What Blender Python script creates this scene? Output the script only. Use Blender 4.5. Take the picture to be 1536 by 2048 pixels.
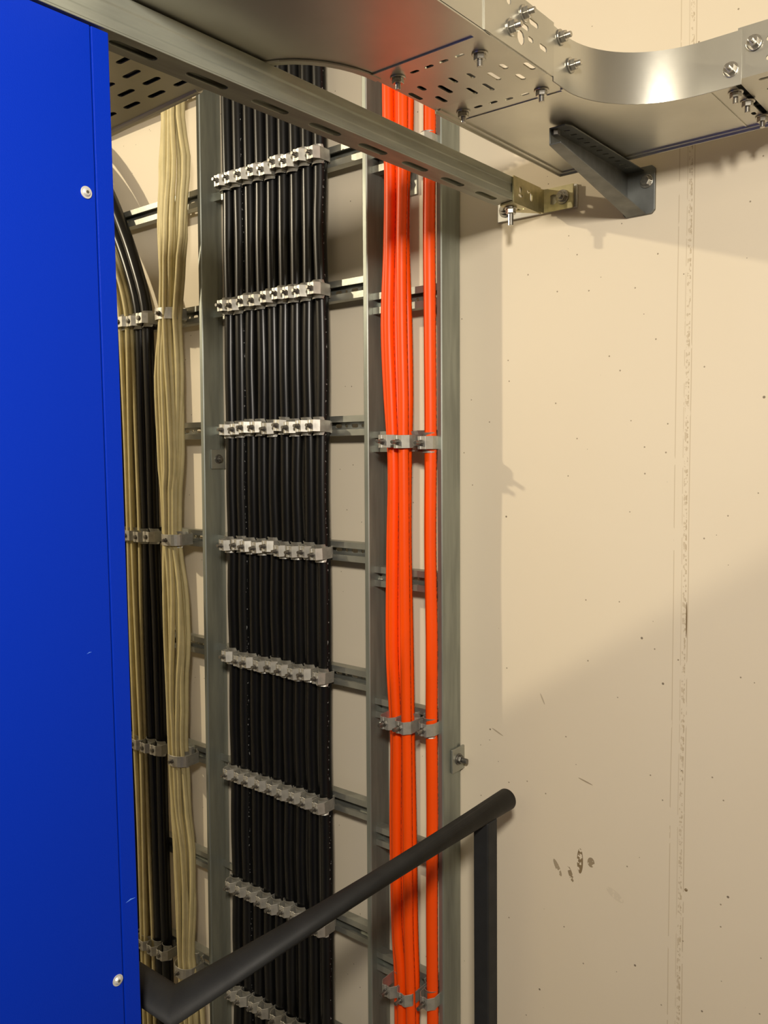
import bpy, bmesh, math, random
from mathutils import Vector, Matrix, Euler
from mathutils.geometry import tessellate_polygon

for o in list(bpy.data.objects):
    bpy.data.objects.remove(o, do_unlink=True)
random.seed(7)
C = bpy.context.scene.collection
PI = math.pi

# ------------------------------------------------------------------ camera
# frame: X along the wall, Y into the wall, Z up, camera at the origin
F = 1703.6
yaw, pit, rol = -0.68644618, -0.07396769, -0.01097291
cy_, sy_, cp_, sp_ = math.cos(yaw), math.sin(yaw), math.cos(pit), math.sin(pit)
fwd = Vector((sy_*cp_, cy_*cp_, sp_)); rt = Vector((cy_, -sy_, 0)); up = rt.cross(fwd)
cr_, sr_ = math.cos(rol), math.sin(rol)
cam_r = rt*cr_ + up*sr_; cam_u = -rt*sr_ + up*cr_
cam = bpy.data.cameras.new('camera'); camo = bpy.data.objects.new('camera', cam); C.objects.link(camo)
cam.sensor_fit = 'VERTICAL'; cam.sensor_height = 36; cam.lens = F/2048*36
cam.clip_start = 0.02; cam.clip_end = 50
camo.matrix_world = Matrix(((cam_r.x, cam_u.x, -fwd.x, 0), (cam_r.y, cam_u.y, -fwd.y, 0), (cam_r.z, cam_u.z, -fwd.z, 0), (0, 0, 0, 1)))
bpy.context.scene.camera = camo
def at(px, py, Y):
    r = cam_r*((px-768)/F) - cam_u*((py-1024)/F) + fwd
    return r*(Y/r.y)

# ------------------------------------------------------------------ world, lights, exposure
sc = bpy.context.scene
sc.view_settings.view_transform = 'Standard'; sc.view_settings.look = 'None'
sc.view_settings.exposure = -0.1; sc.view_settings.gamma = 1; sc.view_settings.use_curve_mapping = False
w = bpy.data.worlds.new('world'); sc.world = w; w.use_nodes = True
w.node_tree.nodes['Background'].inputs[0].default_value = (1, .9, .75, 1)
w.node_tree.nodes['Background'].inputs[1].default_value = 0.05
def area(name, loc, target, sx, sy, power, col):
    l = bpy.data.lights.new(name, 'AREA'); l.shape = 'RECTANGLE'; l.size = sx; l.size_y = sy; l.energy = power; l.color = col
    o = bpy.data.objects.new(name, l); C.objects.link(o); o.location = loc
    d = Vector(target)-Vector(loc); o.rotation_euler = d.to_track_quat('-Z', 'Y').to_euler()
    return o
LAMP_A = (0.32, -0.42, 0.62); LAMP_B = (-3.4, -0.4, 1.3)
area('area_light', LAMP_A, (-2.4, 0.55, -0.3), 0.18, 0.18, 54, (1.0, .91, .79))
area('area_light', LAMP_B, (-1.0, 1.5, 0.1), 0.06, 0.06, 52, (1.0, .86, .62))
area('area_light', (0.6, -2.4, 1.35), (-.8, 1.5, 0.0), 1.6, 0.8, 18, (1.0, .84, .60))  # broad soft fill added to raise the ambient level, no known lamp

# ------------------------------------------------------------------ materials
def mat(name, col, rough=.5, metal=0.0, var=0.0, vscale=20, bump=0.0, bscale=200, col2=None, spec=None, stretch=None):
    m = bpy.data.materials.new(name); m.use_nodes = True
    nt = m.node_tree; b = nt.nodes['Principled BSDF']
    b.inputs['Roughness'].default_value = rough; b.inputs['Metallic'].default_value = metal
    b.inputs['Base Color'].default_value = (*col, 1)
    if spec is not None: b.inputs['Specular IOR Level'].default_value = spec
    tc = nt.nodes.new('ShaderNodeTexCoord')
    vec = tc.outputs['Object']
    if stretch:
        mp = nt.nodes.new('ShaderNodeMapping'); mp.inputs['Scale'].default_value = stretch
        nt.links.new(vec, mp.inputs['Vector']); vec = mp.outputs['Vector']
    if var > 0 or col2:
        n = nt.nodes.new('ShaderNodeTexNoise'); n.inputs['Scale'].default_value = vscale; n.inputs['Detail'].default_value = 5
        nt.links.new(vec, n.inputs['Vector'])
        r = nt.nodes.new('ShaderNodeValToRGB')
        c2 = col2 or tuple(c*(1-var) for c in col)
        r.color_ramp.elements[0].position = .35; r.color_ramp.elements[0].color = (*c2, 1)
        r.color_ramp.elements[1].position = .65; r.color_ramp.elements[1].color = (*col, 1)
        nt.links.new(n.outputs['Fac'], r.inputs['Fac']); nt.links.new(r.outputs['Color'], b.inputs['Base Color'])
        mr = nt.nodes.new('ShaderNodeMapRange'); mr.inputs[3].default_value = rough*1.15; mr.inputs[4].default_value = rough*.85
        nt.links.new(n.outputs['Fac'], mr.inputs[0]); nt.links.new(mr.outputs[0], b.inputs['Roughness'])
    if bump > 0:
        n2 = nt.nodes.new('ShaderNodeTexNoise'); n2.inputs['Scale'].default_value = bscale; n2.inputs['Detail'].default_value = 3
        nt.links.new(tc.outputs['Object'], n2.inputs['Vector'])
        bp = nt.nodes.new('ShaderNodeBump'); bp.inputs['Strength'].default_value = bump; bp.inputs['Distance'].default_value = .001
        nt.links.new(n2.outputs['Fac'], bp.inputs['Height']); nt.links.new(bp.outputs['Normal'], b.inputs['Normal'])
    return m
STEEL = mat('galvanised_steel', (.42, .43, .38), .42, .75, .25, 14, .15, 120)
RAIL = mat('rail_steel', (.33, .355, .315), .45, .7, .25, 6, .1, 100, stretch=(8, 8, 1))
ZINC = mat('zinc_clamp', (.55, .54, .49), .50, .8, .2, 60)
TRAYM = mat('tray_steel', (.60, .59, .52), .33, .85, .18, 5, .08, 60)
BEAMM = mat('strut_steel', (.34, .355, .30), .5, .6, .2, 10, .1, 150, stretch=(6, 1, 6))
PASS = mat('yellow_zinc', (.55, .50, .30), .38, .8, .3, 40)
WZINC = mat('white_zinc_plate', (.80, .80, .76), .35, .6, .1, 40)
DARKST = mat('dark_cast_steel', (.20, .21, .20), .5, .6, .3, 25, .1, 150)
BOLTM = mat('bolt_steel', (.55, .53, .47), .25, .9, .3, 200)
DBOLT = mat('dark_bolt_steel', (.22, .21, .19), .35, .8, .3, 200)
RAILP = mat('black_powder_coat', (.020, .021, .022), .6, 0, .2, 30, .2, 900, spec=.3)
BLUE = mat('blue_powder_coat', (.0, .021, .36), .5, 0, 0, 30, .2, 700, spec=.12)
DGAP = mat('dark_gap', (.004, .006, .03), .7)
BEIGE = mat('beige_cable_jacket', (.66, .57, .30), .5, 0, .12, 30, spec=.3)
FLOORM = mat('grey_floor_paint', (.30, .29, .26), .6, 0, .2, 5)
CEILM = mat('ceiling_paint', (.55, .52, .45), .8, 0, .1, 4)
LAMPM = mat('lamp_housing', (.7, .7, .68), .5)

def cable_mat(name, col, rough, mark, thr=.56, u0=.62):
    m = mat(name, col, rough, 0, .06, 12, spec=.35)
    nt = m.node_tree; b = nt.nodes['Principled BSDF']
    uv = nt.nodes.new('ShaderNodeUVMap'); sp = nt.nodes.new('ShaderNodeSeparateXYZ'); nt.links.new(uv.outputs[0], sp.inputs[0])
    d = nt.nodes.new('ShaderNodeMath'); d.operation = 'SUBTRACT'; d.inputs[1].default_value = u0; nt.links.new(sp.outputs[0], d.inputs[0])
    a = nt.nodes.new('ShaderNodeMath'); a.operation = 'ABSOLUTE'; nt.links.new(d.outputs[0], a.inputs[0])
    l = nt.nodes.new('ShaderNodeMath'); l.operation = 'LESS_THAN'; l.inputs[1].default_value = .022; nt.links.new(a.outputs[0], l.inputs[0])
    mp = nt.nodes.new('ShaderNodeMapping'); mp.inputs['Scale'].default_value = (20, 130, 0); nt.links.new(uv.outputs[0], mp.inputs[0])
    n = nt.nodes.new('ShaderNodeTexNoise'); n.inputs['Scale'].default_value = 1.0; n.inputs['Detail'].default_value = 1; nt.links.new(mp.outputs[0], n.inputs['Vector'])
    g = nt.nodes.new('ShaderNodeMath'); g.operation = 'GREATER_THAN'; g.inputs[1].default_value = thr; nt.links.new(n.outputs['Fac'], g.inputs[0])
    mu = nt.nodes.new('ShaderNodeMath'); mu.operation = 'MULTIPLY'; nt.links.new(l.outputs[0], mu.inputs[0]); nt.links.new(g.outputs[0], mu.inputs[1])
    mx = nt.nodes.new('ShaderNodeMix'); mx.data_type = 'RGBA'; mx.inputs[7].default_value = (*mark, 1)
    src = b.inputs['Base Color'].links[0].from_socket
    nt.links.new(mu.outputs[0], mx.inputs[0]); nt.links.new(src, mx.inputs[6]); nt.links.new(mx.outputs[2], b.inputs['Base Color'])
    return m
BLACK = mat('black_cable_jacket', (.006, .006, .006), .30, 0, .3, 20, spec=.35)
BLACKP = cable_mat('black_cable_printed', (.006, .006, .006), .33, (.25, .25, .24), .66, .80)
ORANGE = cable_mat('orange_cable_jacket', (1.0, .085, .0), .42, (.12, .02, .01), .5, .70)

def wall_mat(marks=True):
    m = bpy.data.materials.new('cream_wall_panel' if marks else 'cream_wall_paint'); m.use_nodes = True
    nt = m.node_tree; b = nt.nodes['Principled BSDF']; b.inputs['Roughness'].default_value = .55
    b.inputs['Specular IOR Level'].default_value = .25
    N = nt.nodes.new; L = nt.links.new
    tc = N('ShaderNodeTexCoord'); sep = N('ShaderNodeSeparateXYZ'); L(tc.outputs['Object'], sep.inputs[0])
    def math_(op, a, bb=None, cc=None):
        n = N('ShaderNodeMath'); n.operation = op
        for i, v in enumerate((a, bb, cc)):
            if v is None: continue
            if isinstance(v, (int, float)): n.inputs[i].default_value = v
            else: L(v, n.inputs[i])
        return n.outputs[0]
    def noise(scale, detail=3, mp=None):
        n = N('ShaderNodeTexNoise'); n.inputs['Scale'].default_value = scale; n.inputs['Detail'].default_value = detail
        if mp:
            k = N('ShaderNodeMapping'); k.inputs['Scale'].default_value = mp; L(tc.outputs['Object'], k.inputs[0]); L(k.outputs[0], n.inputs['Vector'])
        else: L(tc.outputs['Object'], n.inputs['Vector'])
        return n.outputs['Fac']
    def mix(fac, a, bcol):
        n = N('ShaderNodeMix'); n.data_type = 'RGBA'
        if isinstance(fac, (int, float)): n.inputs[0].default_value = fac
        else: L(fac, n.inputs[0])
        if isinstance(a, tuple): n.inputs[6].default_value = (*a, 1)
        else: L(a, n.inputs[6])
        n.inputs[7].default_value = (*bcol, 1)
        return n.outputs[2]
    base = mix(math_('MULTIPLY', noise(3.5, 5), .5), (.78, .70, .55), (.72, .63, .47))
    if not marks:
        L(base, b.inputs['Base Color']); return m
    # small specks
    def specks(scale, rad, thr, col, amt, base):
        v = N('ShaderNodeTexVoronoi'); v.inputs['Scale'].default_value = scale; L(tc.outputs['Object'], v.inputs['Vector'])
        near = math_('LESS_THAN', v.outputs['Distance'], rad)
        sepc = N('ShaderNodeSeparateColor'); L(v.outputs['Color'], sepc.inputs[0])
        keep = math_('GREATER_THAN', sepc.outputs[0], thr)
        return mix(math_('MULTIPLY', math_('MULTIPLY', near, keep), amt), base, col)
    base = specks(45, .07, .70, (.20, .15, .09), .75, base)
    base = specks(24, .055, .84, (.10, .07, .04), .8, base)
    X, Z = sep.outputs[0], sep.outputs[2]
    h = None
    # vertical joint: fine ridges left by the sealed seam
    rough_n = noise(60, 3, (1, 1, .35))
    jx = math_('ADD', X, math_('MULTIPLY', math_('SUBTRACT', noise(2.5, 2), .5), .006))
    crumb = noise(230, 3, (1, 1, .8))
    for x0, wd, amt, src, th in ((-.5665, .0008, .40, rough_n, .40), (-.5400, .0009, .42, rough_n, .36), (-.5520, .0007, .30, rough_n, .42), (-.5465, .0034, .40, crumb, .56), (-.5445, .0012, .35, crumb, .50)):
        near = math_('LESS_THAN', math_('ABSOLUTE', math_('SUBTRACT', jx, x0)), wd)
        br = math_('GREATER_THAN', src, th)
        f = math_('MULTIPLY', near, br)
        base = mix(math_('MULTIPLY', f, amt), base, (.40, .30, .17))
        h = f if h is None else math_('ADD', h, f)
    # marks with a place of their own (x, z, half width, half height, tilt, strength)
    def blob(x, z, a, c, tilt, amt, col, base, nz=(140, .45)):
        dx = math_('SUBTRACT', X, x); dz = math_('SUBTRACT', Z, z)
        ca, sa = math.cos(tilt), math.sin(tilt)
        u = math_('ADD', math_('MULTIPLY', dx, ca/a), math_('MULTIPLY', dz, sa/a))
        v = math_('ADD', math_('MULTIPLY', dx, -sa/c), math_('MULTIPLY', dz, ca/c))
        d = math_('ADD', math_('MULTIPLY', u, u), math_('MULTIPLY', v, v))
        f = math_('MULTIPLY', math_('LESS_THAN', d, 1.0), math_('GREATER_THAN', noise(nz[0], 3), nz[1]))
        return mix(math_('MULTIPLY', f, amt), base, col)
    BR = (.16, .10, .03)
    for px, py, a, c, t, amt in ((1160, 1722, .0065, .026, 0, .85), (1182, 1725, .0075, .010, 0, .7), (1141, 1748, .0045, .016, .35, .75),
                                 (1115, 1735, .005, .018, .5, .6), (1171, 1563, .016, .0015, -.25, .6), (995, 1464, .015, .0016, -.4, .5),
                                 (1085, 1398, .0016, .012, .45, .4), (1373, 1240, .0012, .033, 0, .9), (1372, 1780, .003, .003, 0, .9),
                                 (735, 377, .006, .006, 0, 1), (747, 1474, .005, .007, 0, 1), (1190, 360, .003, .010, -.3, .6), (1230, 1790, .02, .008, -.5, .10)):
        P = at(px, py, 1.52)
        base = blob(P.x, P.z, a, c, t, amt, BR if py != 377 and py != 1474 else (.01, .01, .01), base, (140, .42) if c > .002 and a > .002 else (60, .2))
    L(base, b.inputs['Base Color'])
    bp = N('ShaderNodeBump'); bp.inputs['Strength'].default_value = .35; bp.inputs['Distance'].default_value = .002
    hh = math_('ADD', h, math_('MULTIPLY', noise(9, 4), .25))
    L(hh, bp.inputs['Height']); L(bp.outputs['Normal'], b.inputs['Normal'])
    return m
WALL = wall_mat(True); WALLP = wall_mat(False)

# ------------------------------------------------------------------ helpers
def obj(name, bm, m, parent=None, smooth=False, bevel=0, seg=2):
    me = bpy.data.meshes.new(name); bmesh.ops.recalc_face_normals(bm, faces=bm.faces)
    bm.to_mesh(me); bm.free(); me.materials.append(m)
    o = bpy.data.objects.new(name, me); C.objects.link(o)
    if parent:
        o.parent = parent
    if smooth:
        for p in me.polygons: p.use_smooth = True
    if bevel:
        b = o.modifiers.new('bevel', 'BEVEL'); b.width = bevel; b.segments = seg; b.limit_method = 'ANGLE'
    return o
def tag(o, label, cat, group=None):
    o['label'] = label; o['category'] = cat
    if group: o['group'] = group
    return o
def thing(name, label, cat, loc=(0, 0, 0), group=None):
    o = bpy.data.objects.new(name, None); C.objects.link(o); o.location = loc; o.empty_display_size = .05
    return tag(o, label, cat, group)
def box(bm, x0, x1, y0, y1, z0, z1):
    v = [bm.verts.new((x, y, z)) for x in (x0, x1) for y in (y0, y1) for z in (z0, z1)]
    for f in ((0, 1, 3, 2), (4, 6, 7, 5), (0, 4, 5, 1), (2, 3, 7, 6), (0, 2, 6, 4), (1, 5, 7, 3)):
        bm.faces.new([v[i] for i in f])
def bmn(): return bmesh.new()
def frame_from(d):
    d = Vector(d).normalized(); a = Vector((0, 0, 1)) if abs(d.z) < .9 else Vector((1, 0, 0))
    u = a.cross(d).normalized(); v = d.cross(u); return u, v, d
def cyl(bm, p0, p1, r0, r1=None, n=16, rot=0):
    r1 = r0 if r1 is None else r1
    p0, p1 = Vector(p0), Vector(p1); u, v, d = frame_from(p1-p0)
    A = [bm.verts.new(p0+(u*math.cos(rot+2*PI*i/n)+v*math.sin(rot+2*PI*i/n))*r0) for i in range(n)]
    B = [bm.verts.new(p1+(u*math.cos(rot+2*PI*i/n)+v*math.sin(rot+2*PI*i/n))*r1) for i in range(n)]
    for i in range(n): bm.faces.new((A[i], A[(i+1) % n], B[(i+1) % n], B[i]))
    bm.faces.new(A[::-1]); bm.faces.new(B)
def prism(bm, poly, fn, a, b):
    """poly: 2D outline, fn(u, v, t) -> point, extruded from t=a to t=b"""
    A = [bm.verts.new(fn(u, v, a)) for u, v in poly]; B = [bm.verts.new(fn(u, v, b)) for u, v in poly]
    n = len(poly)
    for i in range(n): bm.faces.new((A[i], A[(i+1) % n], B[(i+1) % n], B[i]))
    for ring in (A, B):
        tri = tessellate_polygon([[Vector((u, v, 0)) for u, v in poly]])
        for t in tri:
            try: bm.faces.new([ring[k] for k in t])
            except ValueError: pass
def band(path, t):
    """2D open path -> closed outline of a sheet of thickness t"""
    n = len(path); L_, R_ = [], []
    for i in range(n):
        p = Vector(path[i])
        d0 = (p-Vector(path[i-1])).normalized() if i > 0 else None
        d1 = (Vector(path[i+1])-p).normalized() if i < n-1 else None
        if d0 is None: d0 = d1
        if d1 is None: d1 = d0
        n0 = Vector((-d0.y, d0.x)); n1 = Vector((-d1.y, d1.x)); m = (n0+n1).normalized(); k = 1/max(.4, m.dot(n0))
        L_.append(tuple(p+m*t/2*k)); R_.append(tuple(p-m*t/2*k))
    return L_+R_[::-1]
def strip_sheet(bm, path, t, fn, a, b):
    out = band(path, t); n = len(path)
    A = [bm.verts.new(fn(u, v, a)) for u, v in out]; B = [bm.verts.new(fn(u, v, b)) for u, v in out]
    N = len(out)
    for i in range(N): bm.faces.new((A[i], A[(i+1) % N], B[(i+1) % N], B[i]))
    for i in range(n-1):
        for ring in (A, B): bm.faces.new((ring[i], ring[i+1], ring[N-2-i], ring[N-1-i]))
def slot(cx, cy, L_, W_, ang=0, n=5):
    r = W_/2; h = max(0, L_/2-r); pts = []
    for s, base in ((1, -PI/2), (-1, PI/2)):
        for i in range(n+1):
            a = base+PI*i/n; pts.append((s*h+r*math.cos(a), r*math.sin(a)))
    ca, sa = math.cos(ang), math.sin(ang)
    return [(cx+x*ca-y*sa, cy+x*sa+y*ca) for x, y in pts]
def plate(bm, outline, holes, fn, a, b):
    loops = [outline]+list(holes)
    flat = [p for l in loops for p in l]
    tri = tessellate_polygon([[Vector((u, v, 0)) for u, v in l] for l in loops])
    A = [bm.verts.new(fn(u, v, a)) for u, v in flat]; B = [bm.verts.new(fn(u, v, b)) for u, v in flat]
    for t in tri:
        for ring in (A, B):
            try: bm.faces.new([ring[k] for k in t])
            except ValueError: pass
    i0 = 0
    for l in loops:
        n = len(l)
        for i in range(n):
            try: bm.faces.new((A[i0+i], A[i0+(i+1) % n], B[i0+(i+1) % n], B[i0+i]))
            except ValueError: pass
        i0 += n
def catmull(pts, step=.02):
    pts = [Vector(p) for p in pts]; P = [pts[0]*2-pts[1]]+pts+[pts[-1]*2-pts[-2]]; out = []
    for i in range(1, len(P)-2):
        n = max(1, int((P[i+1]-P[i]).length/step))
        for k in range(n):
            t = k/n; a, b, c, d = P[i-1], P[i], P[i+1], P[i+2]
            out.append(.5*((2*b)+(c-a)*t+(2*a-5*b+4*c-d)*t*t+(3*b-a-3*c+d)*t**3))
    out.append(pts[-1]); return out
def sweep(bm, path, r, n=12, caps=True, uvs=True):
    path = [Vector(p) for p in path]; rings = []; lens = [0]
    for i in range(1, len(path)): lens.append(lens[-1]+(path[i]-path[i-1]).length)
    uvl = bm.loops.layers.uv.new('UVMap') if uvs else None
    for i, p in enumerate(path):
        d0 = (p-path[i-1]).normalized() if i > 0 else (path[1]-p).normalized()
        d1 = (path[i+1]-p).normalized() if i < len(path)-1 else d0
        t = (d0+d1).normalized()
        ref = Vector((0, -1, 0)) if abs(t.y) < .9 else Vector((0, 0, 1))
        u = (ref-t*ref.dot(t)).normalized(); v = t.cross(u)
        k = 1/max(.5, t.dot(d0))
        # mitre: widen across the bend
        bend = (d1-d0); ring = []
        bn = bend.normalized() if bend.length > 1e-4 else None
        if bn is not None: bn = (bn-t*bn.dot(t)); bn = bn.normalized() if bn.length > 1e-4 else None
        for j in range(n):
            a = 2*PI*j/n; q = u*math.cos(a)*r+v*math.sin(a)*r
            if bn is not None and k > 1.02: q = q+bn*(q.dot(bn))*(k-1)
            ring.append(bm.verts.new(p+q))
        rings.append(ring)
    for i in range(len(rings)-1):
        for j in range(n):
            f = bm.faces.new((rings[i][j], rings[i][(j+1) % n], rings[i+1][(j+1) % n], rings[i+1][j])); f.smooth = True
            if uvl:
                for lp, (uu, vv) in zip(f.loops, ((j/n, lens[i]), ((j+1)/n, lens[i]), ((j+1)/n, lens[i+1]), (j/n, lens[i+1]))): lp[uvl].uv = (uu, vv)
    if caps:
        bm.faces.new(rings[0][::-1]); bm.faces.new(rings[-1])
def cobj(name, path, r, m, parent=None, n=12):
    bm = bmn(); sweep(bm, path, r, n); return obj(name, bm, m, parent)
XY = lambda u, v, t: (u, v, t)
YZ = lambda u, v, t: (t, u, v)
XZ = lambda u, v, t: (u, t, v)
def kx(x): return .018+(x+1.8)*(-.023/1.25)
def lean(x, z): return x+kx(x)*z
def lean_bm(bm, x):
    k = kx(x)
    for v in bm.verts: v.co.x += k*v.co.z
ORD = ['first', 'second', 'third', 'fourth', 'fifth', 'sixth', 'seventh', 'eighth', 'ninth', 'tenth', 'eleventh', 'twelfth', 'thirteenth', 'fourteenth', 'fifteenth', 'sixteenth']

# ------------------------------------------------------------------ the setting
W = 1.52; FLZ = -1.74; CEZ = 1.55
def struct(name, bm, m):
    o = obj(name, bm, m); o['kind'] = 'structure'; return o
b = bmn(); box(b, -3.9, 2.4, W, W+.15, FLZ-.1, CEZ+.1); struct('wall_back', b, WALL)
b = bmn(); box(b, -3.9, 2.4, -3.2, W, FLZ-.1, FLZ); struct('floor', b, FLOORM)
b = bmn(); box(b, -3.9, 2.4, -3.2, W, CEZ, CEZ+.1); struct('ceiling', b, CEILM)
b = bmn(); box(b, -4.0, -3.9, -3.2, W, FLZ-.1, CEZ+.1); struct('wall_left', b, WALLP)
b = bmn(); box(b, 2.4, 2.5, -3.2, W, FLZ-.1, CEZ+.1); struct('wall_right', b, WALLP)
b = bmn(); box(b, -3.9, 2.4, -3.3, -3.2, FLZ-.1, CEZ+.1); struct('wall_front', b, WALLP)

# ------------------------------------------------------------------ cable ladders
YR = 1.463
ZTOP = 1.50; ZBOT = FLZ+.002
def rail_bm(x):
    """C-section rail, web facing +X; front flange at Y=1.445"""
    bm = bmn()
    prof = [(-.011, 1.4465), (-.0015, 1.4465), (0, 1.448), (0, 1.498), (-.004, 1.503), (-.004, 1.5155), (-.022, 1.5155)]
    strip_sheet(bm, [(x+a, y) for a, y in prof], .0026, XY, ZBOT, ZTOP)
    lean_bm(bm, x); return bm
def rung_bm(x0, x1, z):
    bm = bmn(); y = YR; h = .0215
    prof = [(y+.0012, z-.0095), (y+.0012, z-h), (y+.024, z-h)]
    prof2 = [(y+.0012, z+.0095), (y+.0012, z+h), (y+.024, z+h)]
    for p in (prof, prof2):
        out = [(y+.006, p[0][1])]+p
        strip_sheet(bm, out, .0022, YZ, x0, x1)
    holes = []; xx = x0+.02
    while xx < x1-.03:
        holes.append(slot(xx+.012, z, .020, .009)); holes.append(slot(xx+.036, z, .008, .008)); xx += .05
    plate(bm, [(x0, z-h), (x1, z-h), (x1, z+h), (x0, z+h)], holes, XZ, y+.0235, y+.0255)
    return bm
def fix_plate(parent, x, y, z, side=1, bl=.018):
    bm = bmn(); box(bm, x, x+.005, y-.0235, y+.0235, z-.026, z+.026)
    p = obj('fixing_plate', bm, STEEL, parent, bevel=.0012)
    bm = bmn(); cyl(bm, (x+.005, y, z), (x+.0075, y, z), .0125, n=20); cyl(bm, (x+.0075, y, z), (x+.014, y, z), .0095, n=6); cyl(bm, (x+.014, y, z), (x+.014+bl, y, z), .0055, n=14)
    obj('bolt', bm, DBOLT, p, bevel=.0008)
RZ = [.96, .660, .361, .054, -.237, -.534, -.843, -1.147, -1.447]
XL, XM, XRR = -1.797, -1.228, -1.028
lad = thing('cable_ladder', 'wide galvanised cable ladder carrying the nine black cables', 'cable ladder', (0, 0, 0))
obj('side_rail', rail_bm(XL), RAIL, lad, bevel=.0006)
obj('side_rail', rail_bm(XM), RAIL, lad, bevel=.0006)
for z in RZ:
    bm = rung_bm(lean(XL, z)+.062, lean(XM, z)-.024, z); box(bm, lean(XL, z)+.0015, lean(XL, z)+.066, 1.4875, 1.4890, z-.010, z+.010)
    obj('rung', bm, STEEL, lad)
P = at(441, 918, 1.50); fix_plate(lad, lean(XL, P.z)+.0015, 1.489, P.z, bl=.004)
ladl = thing('cable_ladder', 'galvanised cable ladder partly behind the blue cabinet, carrying the beige bundles', 'cable ladder', (0, 0, 0))
for z in RZ:
    obj('rung', rung_bm(-2.60, lean(XL, z)-.024, z), STEEL, ladl)
bm = rail_bm(-2.60); obj('side_rail', bm, RAIL, ladl, bevel=.0006)
ORZ = [.925, .622, .319, .016, -.287, -.590, -.893, -1.196, -1.50]
lado = thing('cable_ladder', 'narrow galvanised cable ladder carrying the orange cables', 'cable ladder', (0, 0, 0))
obj('side_rail', rail_bm(XRR), RAIL, lado, bevel=.0006)
for z in ORZ:
    obj('rung', rung_bm(lean(XM, z)+.0015, lean(XRR, z)-.024, z), STEEL, lado)
P = at(917, 1517, 1.50); fix_plate(lado, lean(XRR, P.z)+.0015, 1.497, P.z, bl=.013)
P = at(826, 368, 1.515)
bm = bmn(); box(bm, P.x-.03, P.x+.012, 1.5135, 1.5195, P.z-.024, P.z+.024); p = obj('fixing_plate', bm, STEEL, lado, bevel=.001)
bm = bmn(); cyl(bm, (P.x-.012, 1.5135, P.z), (P.x-.012, 1.503, P.z), .009, n=6); obj('bolt', bm, DBOLT, p)
for py in (1160, 1452):                       # bolt ends poking through the middle rail
    P = at(768, py, 1.48); xx = lean(XM, P.z)
    bm = bmn(); cyl(bm, (xx, 1.49, P.z), (xx+.004, 1.49, P.z), .011, n=18); cyl(bm, (xx+.004, 1.49, P.z), (xx+.009, 1.49, P.z), .006, n=6)
    obj('bolt', bm, BOLTM, lad, bevel=.0006)

# ------------------------------------------------------------------ cable clamps
def make_clamp(w, dep, cr, h=.027, sl=.016, rounded=False):
    """local frame: origin at the rung face, -Y out of the wall"""
    root = bpy.data.objects.new('cable_clamp', None); C.objects.link(root); root.empty_display_size = .02
    hw = w/2; t = .0018
    bm = bmn()
    if rounded:
        path = [(-.009, .006), (-.010, -.004), (-hw, -.018)]
        n = 12; cyy = -dep+hw*.75
        path += [(-hw, cyy-.002)]
        for i in range(1, n): a = PI+PI*i/n; path.append((hw*math.cos(a), cyy+hw*.75*math.sin(a)))
        path += [(hw, cyy-.002), (hw, -.018), (.010, -.004), (.009, .006)]
    else:
        path = [(-.007, .005), (-.008, -.003), (-hw, -.011), (-hw, -dep+.013), (-hw+.0095, -dep), (-.004, -dep), (-.0025, -dep+.0015), (.0025, -dep+.0015), (.004, -dep), (hw-.0095, -dep), (hw, -dep+.013), (hw, -.011), (.008, -.003), (.007, .005)]
    strip_sheet(bm, path, t, XY, -h/2, h/2)
    obj('strap', bm, ZINC, root, bevel=.0003, seg=1)
    # saddle pressed on the cable, flared at both ends
    bm = bmn(); sw = min(hw-.002, cr*1.0); cyc = -.003-cr
    sp = []
    for i in range(9):
        a = PI+(PI*(.12+.76*i/8)); sp.append(((cr+.0018)*math.cos(a)*sw/cr, cyc+(cr+.0018)*math.sin(a)))
    if rounded: sp = [(x, y) for x, y in sp]
    hh = h/2+.0075
    out = band(sp, .0016); N_ = len(out); n = len(sp)
    rows = []
    for zz, dy in ((-hh, -.0055), (-h/2+.002, -.0005), (h/2-.002, -.0005), (hh, -.0055)):
        rows.append([bm.verts.new((u, v+dy, zz)) for u, v in out])
    for r0, r1 in zip(rows, rows[1:]):
        for i in range(N_): bm.faces.new((r0[i], r0[(i+1) % N_], r1[(i+1) % N_], r1[i]))
    for i in range(n-1):
        for ring in (rows[0], rows[-1]): bm.faces.new((ring[i], ring[i+1], ring[N_-2-i], ring[N_-1-i]))
    obj('saddle', bm, ZINC, root)
    yb = -dep; xs = 0
    bm = bmn(); cyl(bm, (xs, yb+.0005, 0), (xs, yb-.005, 0), .0068, n=6); cyl(bm, (xs, yb-.004, 0), (xs, yb-sl, 0), .0042, n=12)
    cyl(bm, (xs, yb+.0005, 0), (xs, min(cyc-cr, yb+.004), 0), .0035, n=10)
    obj('screw', bm, DBOLT, root, bevel=.0005)
    return root
def dup(root):
    r = root.copy(); C.objects.link(r)
    for ch in list(root.children):
        c = ch.copy(); C.objects.link(c); c.parent = r
    return r
def put(proto, used, loc, rz, label, group, cat='cable clamp'):
    o = proto if not used else dup(proto)
    o.location = loc; o.rotation_euler = rz; tag(o, label, cat, group); return o

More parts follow.
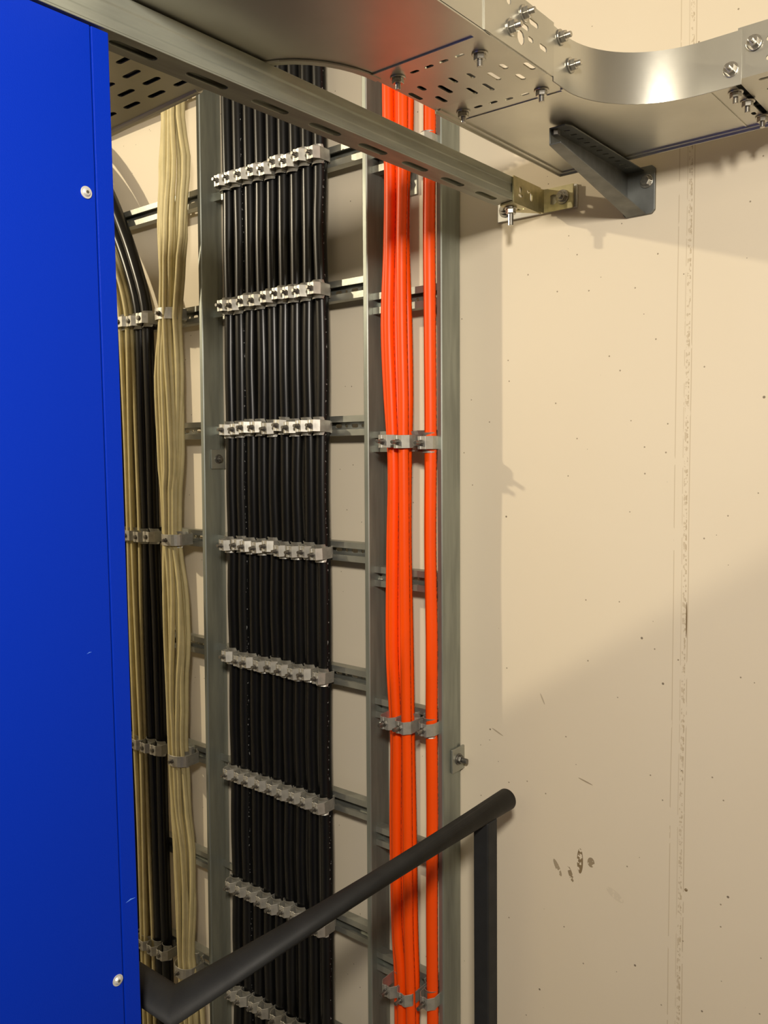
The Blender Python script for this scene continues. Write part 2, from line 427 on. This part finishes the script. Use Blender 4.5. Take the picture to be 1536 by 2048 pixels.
CR = .0156                                     # black cable radius
BX = [-1.681+.0397*i for i in range(9)]
proto = make_clamp(.0365, .056, CR, .027, .014); used = False
rowname = ['topmost', 'second', 'third', 'fourth', 'fifth', 'sixth', 'seventh', 'lowest']
for k, z in enumerate(RZ[1:]):
    for i, x in enumerate(BX):
        rz = (random.uniform(-.06, .06), random.uniform(-.05, .05), random.uniform(-.07, .07))
        put(proto, used, (lean(x, z), YR+random.uniform(-.003, .001), z+random.uniform(-.0025, .0025)), rz,
            'zinc clamp, %s from the left, in the %s row across the black cables' % (ORD[i], rowname[k] if k in (0, 7) else rowname[k]+' highest'), 'zinc clamps across the black cables')
        used = True

# ------------------------------------------------------------------ black cables
for i, x in enumerate(BX):
    pts = []; ph = random.uniform(0, 6)
    zs = [ZTOP]+RZ[1:]+[ZBOT]
    for k in range(len(zs)-1):
        z0, z1 = zs[k], zs[k+1]
        zz = z0
        pts.append((lean(x, z0), YR-.0035-CR, z0))
        m = (z0+z1)/2
        dx = random.uniform(-.0028, .0028)
        if i == 3 and k == 2: dx = .004
        if i == 2 and k == 2: dx = -.003
        pts.append((lean(x, m)+dx, YR-.0035-CR-random.uniform(0, .003), m))
    pts.append((lean(x, ZBOT), YR-.0035-CR, ZBOT))
    o = cobj('power_cable', catmull(pts, .035), CR, BLACKP if i in (8, 1) else BLACK, n=16)
    tag(o, 'thick black cable, %s of nine from the left on the wide ladder' % ORD[i], 'cable', 'black power cables on the wide ladder')

# ------------------------------------------------------------------ bundles
def interp(tab, z):
    tab = sorted(tab, key=lambda t: -t[0])
    if z >= tab[0][0]: return tab[0][1:]
    for a, b_ in zip(tab, tab[1:]):
        if a[0] >= z >= b_[0]:
            t = (a[0]-z)/(a[0]-b_[0]) if a[0] != b_[0] else 0
            t = t*t*(3-2*t)
            return tuple(a[j]+(b_[j]-a[j])*t for j in range(1, len(a)))
    return tab[-1][1:]
# beige bundle : z, left X, right X at Y=1.41
raw = [(240, 325, 364), (330, 318, 376), (450, 313, 371), (560, 317, 362), (635, 319, 355), (750, 313, 361), (900, 322, 361), (1000, 327, 357), (1075, 329, 358), (1200, 328, 374),
       (1270, 330, 377), (1380, 336, 372), (1490, 341, 370), (1600, 343, 376), (1700, 349, 386), (1800, 355, 387), (1905, 359, 385), (2030, 363, 405)]
tab = []
for y_, a_, b_ in raw:
    A_, B_ = at(a_, y_, 1.41), at(b_, y_, 1.41); tab.append(((A_.z+B_.z)/2, A_.x, B_.x))
tab = [(1.45, -1.87, -1.79), (1.05, -1.88, -1.80)]+tab
tab.append((ZBOT, tab[-1][1], tab[-1][2]))
BR_ = .0064
slots_ = [(-1, .2), (-.72, -.5), (-.75, .8), (-.42, -.9), (-.38, .3), (-.1, -1.0), (-.08, .9), (.15, -.2), (.3, -.95), (.42, .6), (.6, -.5), (.72, .9), (.88, -.1), (1, .7)]
for i, (u, v) in enumerate(slots_):
    pts = []; ph, ph2 = random.uniform(0, 6), random.uniform(0, 6); fr = random.uniform(3.5, 6)
    z = 1.45
    while z > ZBOT-.001:
        l, r = interp(tab, z); cx, hw = (l+r)/2, (r-l)/2-BR_
        q = .65+.35*min(1, abs(hw)/.05)
        uu = u+.22*math.sin(fr*z+ph)*(1 if hw > .03 else .4); uu = max(-1, min(1, uu))
        pts.append((cx+uu*hw, 1.408+v*.0165*q+.004*math.sin(fr*1.3*z+ph2), z)); z -= .05
    pts.append((pts[-1][0], pts[-1][1], ZBOT))
    o = cobj('data_cable', catmull(pts, .03), BR_, BEIGE, n=9)
    tag(o, 'thin beige cable of the bundle right of the cabinet, %s strand from its left side' % ORD[i], 'cable', 'beige cables of the free bundle')
protob = make_clamp(.072, .080, .027, .030, .012, rounded=True); used = False
for k, (z, px) in enumerate(((.361, 336), (-.237, 344), (-.843, 356), (-1.447, 372))):
    X_ = -1.893
    put(protob, used, (X_+.0, YR, z), (0, 0, random.uniform(-.05, .05)), 'wide rounded zinc clamp round the beige cable bundle, %s from the top' % ORD[k], 'wide clamps round the beige bundle'); used = True

# left group, half behind the cabinet: one black, five beige, two black cables; they curve away to the left above
def left_path(x, y, top_out, ztop=.36):
    pts = [(x, y, ZBOT)]
    for z in (-1.447, -1.1, -.843, -.5, -.237, .05, .30): pts.append((x+random.uniform(-.003, .003), y, z))
    pts += [(x-.006, y, .40), (x-.04, y, .50), (x-.10, y, .60+.2*(x+2.15)), (x-.20, y, .72+.5*(x+2.15)), (x-.36, y, .82+.9*(x+2.15)), (x-.6, y, .90+(x+2.15)), (x-.75, y, .92+(x+2.15))]
    return pts
for i, (x, y, r, mt_, lb) in enumerate(((-2.155, 1.428, .018, BLACK, 'thick black cable nearest the blue cabinet edge'),
                                  (-2.052, 1.440, .0165, BLACK, 'thick black cable just right of the beige strands by the cabinet'),
                                  (-2.0185, 1.440, .0165, BLACK, 'thick black cable left of the free beige bundle'))):
    o = cobj('power_cable', catmull(left_path(x, y, 1), .03), r, mt_, n=16)
    tag(o, lb, 'cable', 'black cables beside the cabinet')
for i, (dx, dy) in enumerate(((-.030, 0), (-.017, -.012), (-.004, 0), (.009, -.010), (.020, .002), (-.010, .013), (.013, .014))):
    x = -2.090+dx*.85; pts = left_path(x, 1.425+dy, 1)
    pts = [(p[0]+.004*math.sin(5*p[2]+i*2) if p[2] > ZBOT+.1 else p[0], p[1], p[2]) for p in pts]
    o = cobj('data_cable', catmull(pts, .03), .0064, BEIGE, n=9)
    tag(o, 'thin beige cable between the black cables by the cabinet, %s strand from its left side' % ORD[i], 'cable', 'beige cables by the cabinet')
protoc = make_clamp(.043, .064, .0185, .028, .006); protod = make_clamp(.054, .066, .022, .028, .006); u1 = u2 = False
for k, z in enumerate((.361, -.237, -.843, -1.447)):
    put(protoc, u1, (-2.150, YR, z), (0, 0, .04), 'zinc clamp on the black cable nearest the cabinet, %s from the top' % ORD[k], 'clamps beside the cabinet'); u1 = True
    put(protoc, True, (-2.046, YR, z), (.03, 0, -.04), 'zinc clamp on the black cable next to the beige strands, %s from the top' % ORD[k], 'clamps beside the cabinet')
    put(protoc, True, (-2.004, YR, z), (-.02, 0, .05), 'zinc clamp on the black cable left of the free beige bundle, %s from the top' % ORD[k], 'clamps beside the cabinet')
    put(protod, u2, (-2.096, YR, z), (0, 0, .02), 'zinc clamp round the beige strands by the cabinet, %s from the top' % ORD[k], 'clamps beside the cabinet'); u2 = True

# ------------------------------------------------------------------ orange cables
def pix_path(rows, Y):
    out = []
    for y_, x_ in rows:
        P = at(x_, y_, Y); out.append((P.x, P.y, P.z))
    out = [(out[0][0]+.004, out[0][1], ZTOP)]+out+[(out[-1][0], out[-1][1], ZBOT)]
    return out
ys = [200, 350, 500, 650, 800, 880, 960, 1100, 1300, 1440, 1500, 1650, 1850, 1950, 2040]
oc = [  # radius, depth, centre x per row
 (.0112, 1.418, [777, 781, 780, 778, 783, 786, 788, 787, 787, 793, 794, 793, 795, 803, 804], 'leftmost of the orange bundle'),
 (.0080, 1.432, [793, 795, 793, 792, 795, 797, 796, 797, 799, 800, 801, 803, 806, 809, 810], 'thinner one, second from the left in the orange bundle'),
 (.0112, 1.408, [805, 805, 803, 804, 807, 807, 808, 809, 811, 813, 814, 815, 817, 820, 822], 'middle front one of the orange bundle'),
 (.0095, 1.430, [819, 812, 811, 816, 818, 816, 815, 815, 819, 821, 822, 825, 828, 831, 831], 'rightmost of the orange bundle'),
 (.0105, 1.440, [774, 778, 776, 771, 777, 783, 785, 782, 781, 788, 790, 788, 792, 797, 798], 'set back at the left of the orange bundle'),
]
for r, Y_, xs, lb in oc:
    o = cobj('orange_cable', catmull(pix_path(list(zip(ys, xs)), Y_), .03), r, ORANGE, n=14)
    tag(o, 'bright orange cable, '+lb, 'cable', 'orange cables of the bundle')
o = cobj('orange_cable', catmull([(lean(-1.0520, z)+dx, 1.4400, z) for z, dx in ((ZTOP, 0), (.9, .001), (.622, 0), (.45, -.002), (.25, -.001), (.016, 0), (-.2, -.002), (-.4, .001), (-.59, 0), (-.8, .001), (-1.0, -.001), (-1.196, 0), (-1.5, .002), (ZBOT, 0))], .03), .0131, ORANGE, n=16)
tag(o, 'single thick orange cable running beside the right side rail', 'cable')
po = make_clamp(.040, .075, .0125, .027, .020); pso = make_clamp(.037, .052, .0140, .027, .024); u1 = u2 = False
for k, (z, y_) in enumerate(((.622, 268), (.016, 885), (-.590, 1447), (-1.196, 1990))):
    Xa = at(775, y_, 1.41).x+.000; Xb = at(803, y_, 1.41).x; Xc = at(858, y_, 1.41).x; sh = .0
    put(po, u1, (lean(-1.141, z), YR, z), (0, 0, .03), 'zinc clamp at the left of the orange bundle, %s row from the top' % ORD[k], 'clamps on the orange bundle'); u1 = True
    put(po, True, (lean(-1.096, z), YR, z), (.02, 0, -.03), 'zinc clamp at the right of the orange bundle, %s row from the top' % ORD[k], 'clamps on the orange bundle')
    put(pso, u2, (lean(-1.056, z), YR, z-.004), (0, 0, .04), 'zinc clamp on the single orange cable, %s from the top' % ORD[k], 'clamps on the single orange cable')
    u2 = True

# ------------------------------------------------------------------ blue cabinet
CX = -.832
cab = thing('electrical_cabinet', 'tall blue powder-coated steel cabinet standing at the left, under the strut channel', 'cabinet', (CX-.4, .18, FLZ))
def loc_bm(bm, o):
    for v in bm.verts: v.co -= Vector(o)
    return bm
cl = (CX-.4, .18, FLZ)
b = bmn(); box(b, CX-.80, CX-.003, -.20, .5535, FLZ, .452); obj('body', loc_bm(b, cl), BLUE, cab, bevel=.002)
b = bmn(); box(b, CX-.0035, CX, .5335, .5545, FLZ+.01, .4515); obj('edge_strip', loc_bm(b, cl), BLUE, cab, bevel=.001)
b = bmn(); box(b, CX-.0035, CX, -.198, .5320, FLZ+.01, .4515); obj('side_panel', loc_bm(b, cl), BLUE, cab, bevel=.001)
for px, py in ((172, 385), (235, 1960)):
    r_ = cam_r*((px-768)/F) - cam_u*((py-1024)/F) + fwd; P = r_*(CX/r_.x)
    b = bmn(); cyl(b, (CX, P.y, P.z), (CX+.0012, P.y, P.z), .0066, n=28); cyl(b, (CX+.0012, P.y, P.z), (CX+.0035, P.y, P.z), .0048, .0030, n=24)
    s = obj('screw', loc_bm(b, cl), WZINC, cab, bevel=.0004)
    b = bmn(); cyl(b, (CX+.0034, P.y, P.z), (CX+.0037, P.y, P.z), .0018, n=6); obj('hex_socket', loc_bm(b, cl), DBOLT, s)
def scratch(p0, p1, wd):
    out = []
    for px, py in (p0, p1):
        r_ = cam_r*((px-768)/F) - cam_u*((py-1024)/F) + fwd; out.append(r_*((CX+.0003)/r_.x))
    b = bmn(); d = (out[1]-out[0]); n = Vector((0, -d.z, d.y)).normalized()*wd; m_ = (out[0]+out[1])/2+n*1.5
    vs = [out[0], m_-n, out[1], m_+n]; vv = [b.verts.new(Vector((CX+.0002, q.y, q.z))) for q in vs]+[b.verts.new(Vector((CX-.0003, q.y, q.z))) for q in vs]
    b.faces.new(vv[:4]); b.faces.new(vv[4:])
    for i in range(4): b.faces.new((vv[i], vv[(i+1) % 4], vv[4+(i+1) % 4], vv[4+i]))
    obj('scratch', loc_bm(b, cl), SCR, cab)
SCR = mat('worn_blue', (.10, .25, .75), .6)
scratch((252, 1806), (271, 1795), .0007); scratch((174, 1308), (184, 1304), .0004)

# ------------------------------------------------------------------ strut channel across the top, with its wall bracket
bx0, bx1, bz0, bz1 = -.8755, -.832, .455, .4975
beam = thing('strut_channel', 'slotted galvanised strut channel running from the cabinet top to the wall bracket', 'strut channel', (-.854, 1.41, .455))
ol = (-.854, 1.41, .455)
b = bmn()
holes = [slot((bx0+bx1)/2, 1.025+.106*k, .062, .0135, PI/2) for k in range(-10, 4)]
plate(b, [(bx0, -.35), (bx1, -.35), (bx1, 1.41), (bx0, 1.41)], holes, XY, bz0, bz0+.0025)
for s, xw in ((-1, bx0), (1, bx1)):
    i_ = -s
    strip_sheet(b, [(xw+i_*.0013, bz0+.0025), (xw+i_*.0013, bz0+.012), (xw+i_*.0030, bz0+.0145), (xw+i_*.0030, bz0+.028), (xw+i_*.0013, bz0+.0305), (xw+i_*.0013, bz1-.0013), (xw+i_*.011, bz1-.0013), (xw+i_*.011, bz1-.008)], .0025, lambda u, v, t: (u, t, v), -.35, 1.41)
obj('channel', loc_bm(b, ol), BEAMM, beam, bevel=.0007)
brk = thing('channel_bracket', 'yellow zinc wall bracket with slots and bolts at the end of the strut channel', 'bracket', (-.85, W, .475))
ob = (-.85, W, .475)
b = bmn()   # U-shaped shoe under and beside the channel end
hs = [slot(1.423, .478, .013, .009, PI/2), slot(1.423, .468, .016, .006), slot(1.463, .474, .017, .009, PI/2), slot(1.452, .481, .010, .006)]
plate(b, [(1.398, .450), (1.5, .450), (1.5, .499), (1.398, .499)], hs, YZ, bx1+.0005, bx1+.0035)
plate(b, [(-.862, 1.405), (bx1+.003, 1.398), (bx1+.003, 1.5), (-.862, 1.46)], [slot(-.845, 1.448, .018, .010)], XY, bz0-.0045, bz0-.0010)
obj('shoe', loc_bm(b, ob), PASS, brk, bevel=.0012)
b = bmn()
plate(b, [(bx1+.0005, .452), (-.764, .452), (-.764, .496), (bx1+.0005, .496)], [slot(-.806, .474, .012, .020)], XZ, 1.506, 1.5095)
strip_sheet(b, [(bx1+.002, 1.49), (bx1+.006, 1.506), (bx1+.02, 1.508)], .003, XY, .452, .496)
obj('flange', loc_bm(b, ob), PASS, brk, bevel=.0006)
b = bmn(); box(b, -.935, -.760, 1.5145, 1.5195, .454, .497); obj('wall_plate', loc_bm(b, ob), WZINC, brk, bevel=.001)
for xx, mt_ in ((-.786, BOLTM), (-.917, BOLTM)):
    b = bmn(); yy = 1.506 if xx > -.8 else 1.5145
    cyl(b, (xx, yy, .475), (xx, yy-.0025, .475), .0135, n=24); cyl(b, (xx, yy-.0025, .475), (xx, yy-.010, .475), .0095, n=6); cyl(b, (xx, yy-.01, .475), (xx, yy-.016, .475), .005, n=14)
    obj('bolt', loc_bm(b, ob), mt_, brk, bevel=.0006)
b = bmn(); bxx, byy = -.851, 1.425
cyl(b, (bxx, byy, bz0-.0045), (bxx, byy, bz0-.008), .012, n=24); cyl(b, (bxx, byy, bz0-.008), (bxx, byy, bz0-.016), .0095, n=6); cyl(b, (bxx, byy, bz0-.016), (bxx, byy, bz0-.038), .0052, n=14)
obj('hanging_bolt', loc_bm(b, ob), BOLTM, brk, bevel=.0006)

# ------------------------------------------------------------------ cable trays overhead
TZ = .5; TT = .0018; TH = .070
def bolt_down(parent, x, y, z, o):
    b = bmn(); cyl(b, (x, y, z), (x, y, z-.002), .0105, n=20); cyl(b, (x, y, z-.002), (x, y, z-.0085), .0082, n=6, rot=random.uniform(0, 1)); cyl(b, (x, y, z-.0085), (x, y, z-.0165), .0038, n=12)
    obj('bolt', loc_bm(b, o), BOLTM, parent, bevel=.0006)
def bolt_dir(parent, p, d, o):
    p = Vector(p); d = Vector(d)
    b = bmn(); cyl(b, p, p+d*.002, .0105, n=20); cyl(b, p+d*.002, p+d*.009, .0080, n=6, rot=.4); cyl(b, p+d*.009, p+d*.0165, .0038, n=12)
    obj('bolt', loc_bm(b, o), BOLTM, parent, bevel=.0006)
XA, XB = -.760, -.575                      # tray edges across
# tee / bend piece with a plain underside
o1 = (-.68, .65, TZ)
tee = thing('cable_tray', 'plain-bottomed tray branch overhead, its curved edge above the black cables', 'cable tray', o1)
arc = []
for i in range(11):
    a = -PI/2*i/10                         # curved inner edge, from the joint round to the left branch
    arc.append((XA-.115+.115*math.cos(a), .925-.0-.0+.0+(.135)*math.sin(a)))
arc = [(XA-.115*(1-math.cos(PI/2*i/10)), .925-.138*math.sin(PI/2*i/10)) for i in range(11)]
outl = [(XB, .56), (XB, .925)]+arc+[(-.93, .787), (-.93, .56)]
b = bmn(); plate(b, outl, [], XY, TZ, TZ+TT); obj('tray_bottom', loc_bm(b, o1), TRAYM, tee)
b = bmn(); strip_sheet(b, [(XB-.001, .56), (XB-.001, .925)], TT, XY, TZ+TT, TZ+TH)
strip_sheet(b, arc+[(-.93, .787)], TT, XY, TZ+TT, TZ+TH); strip_sheet(b, [(XB-.001, .561), (-.93, .561)], TT, XY, TZ+TT, TZ+TH)
obj('side_wall', loc_bm(b, o1), TRAYM, tee)
b = bmn(); strip_sheet(b, [(x+.003, y-.003) for x, y in arc]+[(-.93, .784)], .010, XY, TZ-.003, TZ-.001); strip_sheet(b, [(XB-.008, .56), (XB-.008, .915)], .016, XY, TZ-.003, TZ-.001)
obj('lip', loc_bm(b, o1), TRAYM, tee)
# perforated straight piece between the branch and the corner
o2 = (-.668, .98, TZ)
per = thing('cable_tray', 'short slotted straight tray piece between the tray branch and the corner', 'cable tray', o2)
hs = []
for x_, y_, l_ in ((-.5805, 1.019, .026), (-.607, .998, .018), (-.632, 1.015, .030), (-.655, .993, .018), (-.6565, 1.039, .028), (-.606, 1.040, .022), (-.681, .989, .020), (-.681, 1.035, .026),
                   (-.7055, 1.006, .032), (-.7285, .982, .018), (-.7295, 1.030, .026), (-.7515, .998, .030)):
    hs.append(slot(x_, y_, l_, .0075, PI/2))
for x_ in (-.7045, -.681, -.6575, -.633): hs.append(slot(x_, .934, .014, .006))
b = bmn(); plate(b, [(XA, .905), (XB, .905), (XB, 1.056), (XA, 1.056)], hs, XY, TZ-.0020, TZ-.0002); obj('tray_bottom', loc_bm(b, o2), TRAYM, per)
b = bmn()
hs = [slot(.993, .537, .024, .007, 0), slot(1.018, .549, .024, .007), slot(1.010, .526, .014, .006), slot(1.043, .527, .020, .007), slot(.985, .520, .004, .018), slot(.955, .555, .003, .012)]
plate(b, [(.90, TZ-.0002), (1.072, TZ-.0002), (1.072, TZ+TH), (.90, TZ+TH)], hs, YZ, XB, XB+TT)
obj('side_wall', loc_bm(b, o2), TRAYM, per); b = bmn()
plate(b, [(.90, TZ-.0002), (1.056, TZ-.0002), (1.056, TZ+TH), (.90, TZ+TH)], [slot(.99, .53, .024, .007)], YZ, XA-TT, XA)
obj('side_wall', loc_bm(b, o2), TRAYM, per)
for x_, y_ in ((-.732, .933), (-.610, .946)): bolt_down(per, x_, y_, TZ-.002, o2)
for y_, z_ in ((.992, .552), (.959, .523)): bolt_dir(per, (XB+TT, y_, z_), (1, 0, 0), o2)
# corner bend
o3 = (-.6, 1.25, TZ)
elb = thing('tray_corner', 'galvanised ninety-degree tray corner with a curved shiny side wall', 'cable tray', o3)
R_ = .140; cx0, cy0 = XB+R_, 1.250-R_
inner = [(cx0-R_*math.cos(PI/2*i/16), cy0+R_*math.sin(PI/2*i/16)) for i in range(17)]
YF, YK = 1.250, 1.440
outl = [(XA, 1.058), (XB, 1.058)]+inner+[(-.395, YF), (-.395, YK), (XA, YK+.008)]
hs = [slot(x_, y_, .014, .0065) for x_, y_ in ((-.7055, 1.0895), (-.6805, 1.0905), (-.657, 1.0945), (-.6315, 1.096))]+[slot(-.404, y_, .013, .0065, PI/2) for y_ in (1.303, 1.345, 1.385)]
b = bmn(); plate(b, outl, hs, XY, TZ-.001, TZ+.001); obj('tray_bottom', loc_bm(b, o3), TRAYM, elb)
b = bmn(); path = [(XB+.0008, 1.072)]+[(x, y) for x, y in inner]+[(-.382, YF)]
strip_sheet(b, path, TT, XY, TZ-.006, TZ+TH-.004); 
so = obj('curved_side_wall', loc_bm(b, o3), TRAYM, elb)
for p_ in so.data.polygons: p_.use_smooth = abs(p_.normal.z) < .5
md = so.modifiers.new('ws', 'WEIGHTED_NORMAL')
b = bmn()
strip_sheet(b, [(x-.004*math.cos(PI/2*i/16)*-1*-1, y+.004*math.sin(PI/2*i/16)) for i, (x, y) in enumerate(inner)]+[(-.395, YF+.004)], .009, XY, TZ-.0035, TZ-.001)
strip_sheet(b, [(XA+.0045, 1.058), (XA+.0045, YK+.003), (-.395, YK-.0045)], .009, XY, TZ-.0035, TZ-.001)
strip_sheet(b, [(XA, 1.058), (XA, YK+.0075), (-.395, YK)], TT, XY, TZ-.0065, TZ+TH)
obj('lip', loc_bm(b, o3), TRAYM, elb)
b = bmn(); strip_sheet(b, [(XA+.012, 1.117), (XB-.004, 1.120)], .0025, XY, TZ-.0022, TZ-.001); obj('ridge', loc_bm(b, o3), TRAYM, elb)
b = bmn(); strip_sheet(b, [(-.428, YF+.01), (-.428, YK-.012)], .0025, XY, TZ-.0022, TZ-.001)
obj('ridge', loc_bm(b, o3), TRAYM, elb)
for x_, y_ in ((-.732, 1.09), (-.606, 1.098), (-.400, 1.285), (-.397, 1.330), (-.397, 1.405)): bolt_down(elb, x_, y_, TZ-.001, o3)
for y_, z_ in ((1.090, .557), (1.120, .530)): bolt_dir(elb, (XB+.002, y_, z_), (1, 0, 0), o3)
for x_, z_ in ((-.396, .5165), (-.366, .5435)): bolt_dir(elb, (x_, YF-.001, z_), (0, -1, 0), o3)
# straight piece on along the wall
o4 = (0, 1.34, TZ)
rtr = thing('cable_tray', 'slotted tray piece leaving the frame at the upper right along the wall', 'cable tray', o4)
hs = [slot(-.352+.05*k, y_, .026, .007) for k in range(12) for y_ in (1.27, 1.31, 1.35, 1.39, 1.42)]
b = bmn(); plate(b, [(-.388, YF), (.35, YF), (.35, YK), (-.388, YK)], hs, XY, TZ+.0012, TZ+.003); obj('tray_bottom', loc_bm(b, o4), TRAYM, rtr)
b = bmn(); hs = [slot(-.338+.05*k, .545, .026, .007) for k in range(12)]+[slot(-.338+.05*k, .520, .026, .007) for k in range(12)]
plate(b, [(-.388, TZ+.003), (.35, TZ+.003), (.35, TZ+TH), (-.388, TZ+TH)], hs, XZ, YF+.0012, YF+.003); plate(b, [(-.388, TZ+.003), (.35, TZ+.003), (.35, TZ+TH), (-.388, TZ+TH)], [], XZ, YK-.002, YK)
obj('side_wall', loc_bm(b, o4), TRAYM, rtr)
# perforated branch to the left
o5 = (-1.3, .68, TZ)
ltr = thing('cable_tray', 'slotted tray piece running left behind the strut channel and over the cabinet', 'cable tray', o5)
hs = []
for r_, y_ in enumerate((.577, .607, .637, .667, .697, .727, .757)):
    for k in range(10):
        xx = -.935-.0305*((r_+1) % 3)-.059*k
        if xx > -1.43: hs.append(slot(xx, y_, .036, .0085))
b = bmn(); plate(b, [(-1.46, .555), (-.905, .555), (-.905, .790), (-1.46, .800)], hs, XY, TZ-.0004, TZ+.0014); obj('tray_bottom', loc_bm(b, o5), TRAYM, ltr)
b = bmn(); strip_sheet(b, [(-.905, .790), (-1.46, .800)], TT, XY, TZ+.001, TZ+TH); strip_sheet(b, [(-.905, .555), (-1.46, .555)], TT, XY, TZ+.001, TZ+TH); obj('side_wall', loc_bm(b, o5), TRAYM, ltr)
b = bmn(); cyl(b, (-.97, .788, .503), (-1.45, .806, .498), .007, n=12); obj('edge_bead', loc_bm(b, o5), TRAYM, ltr)

# ------------------------------------------------------------------ cantilever arm under the corner
oa = (-.64, W, .46)
arm = thing('cantilever_arm', 'dark galvanised cantilever arm bolted to the wall under the tray corner', 'bracket', oa)
b = bmn(); ax0, ax1 = -.661, -.628; yt = 1.222; yw = 1.513
hs = [slot((ax0+ax1)/2+.001, 1.245+.0235*k, .011, .0045, .35) for k in range(11)]
plate(b, [(ax0, yt), (ax1-.006, yt), (ax1, yt+.01), (ax1, yw), (ax0, yw)], hs, XY, .4925, .4945)
plate(b, [(yt, .4945), (yt, .470), (yw-.005, .418), (yw, .418), (yw, .4945)], [], YZ, ax0, ax0+.002)
vs = [(ax0, yt, .470), (ax0+.020, yt, .470), (ax1+.004, yw, .418), (ax0, yw, .418)]
A_ = [b.verts.new(v) for v in vs]; B_ = [b.verts.new((v[0], v[1], v[2]-.002)) for v in vs]
b.faces.new(A_); b.faces.new(B_)
for i in range(4): b.faces.new((A_[i], A_[(i+1) % 4], B_[(i+1) % 4], B_[i]))
obj('arm', loc_bm(b, oa), DARKST, arm, bevel=.0008)
b = bmn(); plate(b, [(-.668, .422), (-.664, .416), (-.614, .416), (-.608, .422), (-.608, .494), (-.614, .500), (-.668, .500)], [], XZ, 1.5135, 1.5195)
obj('wall_plate', loc_bm(b, oa), DARKST, arm, bevel=.001)
b = bmn(); P = at(1292, 362, 1.51); cyl(b, (P.x, 1.5135, P.z), (P.x, 1.511, P.z), .012, n=24); cyl(b, (P.x, 1.511, P.z), (P.x, 1.503, P.z), .0085, n=6); obj('bolt', loc_bm(b, oa), BOLTM, arm, bevel=.0006)
b = bmn(); cyl(b, (-.655, 1.232, .4925), (-.655, 1.232, .484), .007, n=6); obj('bolt', loc_bm(b, oa), DBOLT, arm, bevel=.0006)

# ------------------------------------------------------------------ handrail
hx, hz, hr, hy = -.841, -.682, .0208, .607
oh = (hx, 1.27, FLZ)
hrl = thing('handrail', 'black round tube handrail with a square post, in front of the orange cables', 'handrail', oh)
b = bmn(); sweep(b, [(-2.2, hy, hz), (hx, hy, hz), (hx, 1.393, hz)], hr, 40, uvs=False)
obj('top_tube', loc_bm(b, oh), RAILP, hrl)
b = bmn(); box(b, hx-.0165, hx+.0165, 1.300, 1.333, FLZ, hz-.012); obj('post', loc_bm(b, oh), RAILP, hrl, bevel=.003)
b = bmn(); box(b, -1.5, -1.47, hy-.015, hy+.015, FLZ, hz-.012); obj('post', loc_bm(b, oh), RAILP, hrl, bevel=.003)
b = bmn(); box(b, hx-.05, hx+.05, 1.268, 1.368, FLZ, FLZ+.008); obj('base_plate', loc_bm(b, oh), RAILP, hrl, bevel=.001)

# ------------------------------------------------------------------ cables lying in the trays
for i, y_ in enumerate((.590, .627, .664, .701, .738, .772)):
    o = cobj('power_cable', catmull([(-1.44, y_, .5185), (-1.3, y_+.002, .5185), (-1.0, y_-.001, .5185), (-.93, y_, .5185)], .05), .0165, BLACK, n=12)
    tag(o, 'black cable lying in the slotted left tray, %s back from the wall side' % ORD[5-i], 'cable', 'cables in the left tray')
for i, (x_, r) in enumerate(((-.740, .0125), (-.712, .0125), (-.684, .0125))):
    o = cobj('power_cable', catmull([(x_, .60, TZ+TT+r+.001), (x_, .9, TZ+TT+r+.001), (x_, 1.2, TZ+TT+r+.001), (x_+.03, 1.31-(.05*i), TZ+TT+r+.001), (x_+.12, 1.405-.045*i, TZ+TT+r+.001), (x_+.3, 1.415-.045*i, TZ+TT+r+.003), (.3, 1.415-.045*i, TZ+TT+r+.004)], .03), r, BLACK, n=12)
    tag(o, 'black cable inside the overhead tray turning the corner, %s from the outer side' % ORD[i], 'cable', 'cables in the overhead tray')

# unseen sloped plate added behind the cabinet to shadow the lower right wall
ostr = (-1.68, .80, FLZ)
st = thing('shadow_blocker', 'dark sloped plate added behind the blue cabinet to shade the wall', 'shadow blocker', ostr)
b = bmn(); plate(b, [(-1.93, .082), (-1.34, .492), (-1.34, -.50), (-1.93, -.91)], [], XZ, .794, .806); obj('blocker_plate', loc_bm(b, ostr), RAILP, st)
b = bmn(); box(b, -1.72, -1.68, .806, .846, FLZ, .1); obj('post', loc_bm(b, ostr), RAILP, st)
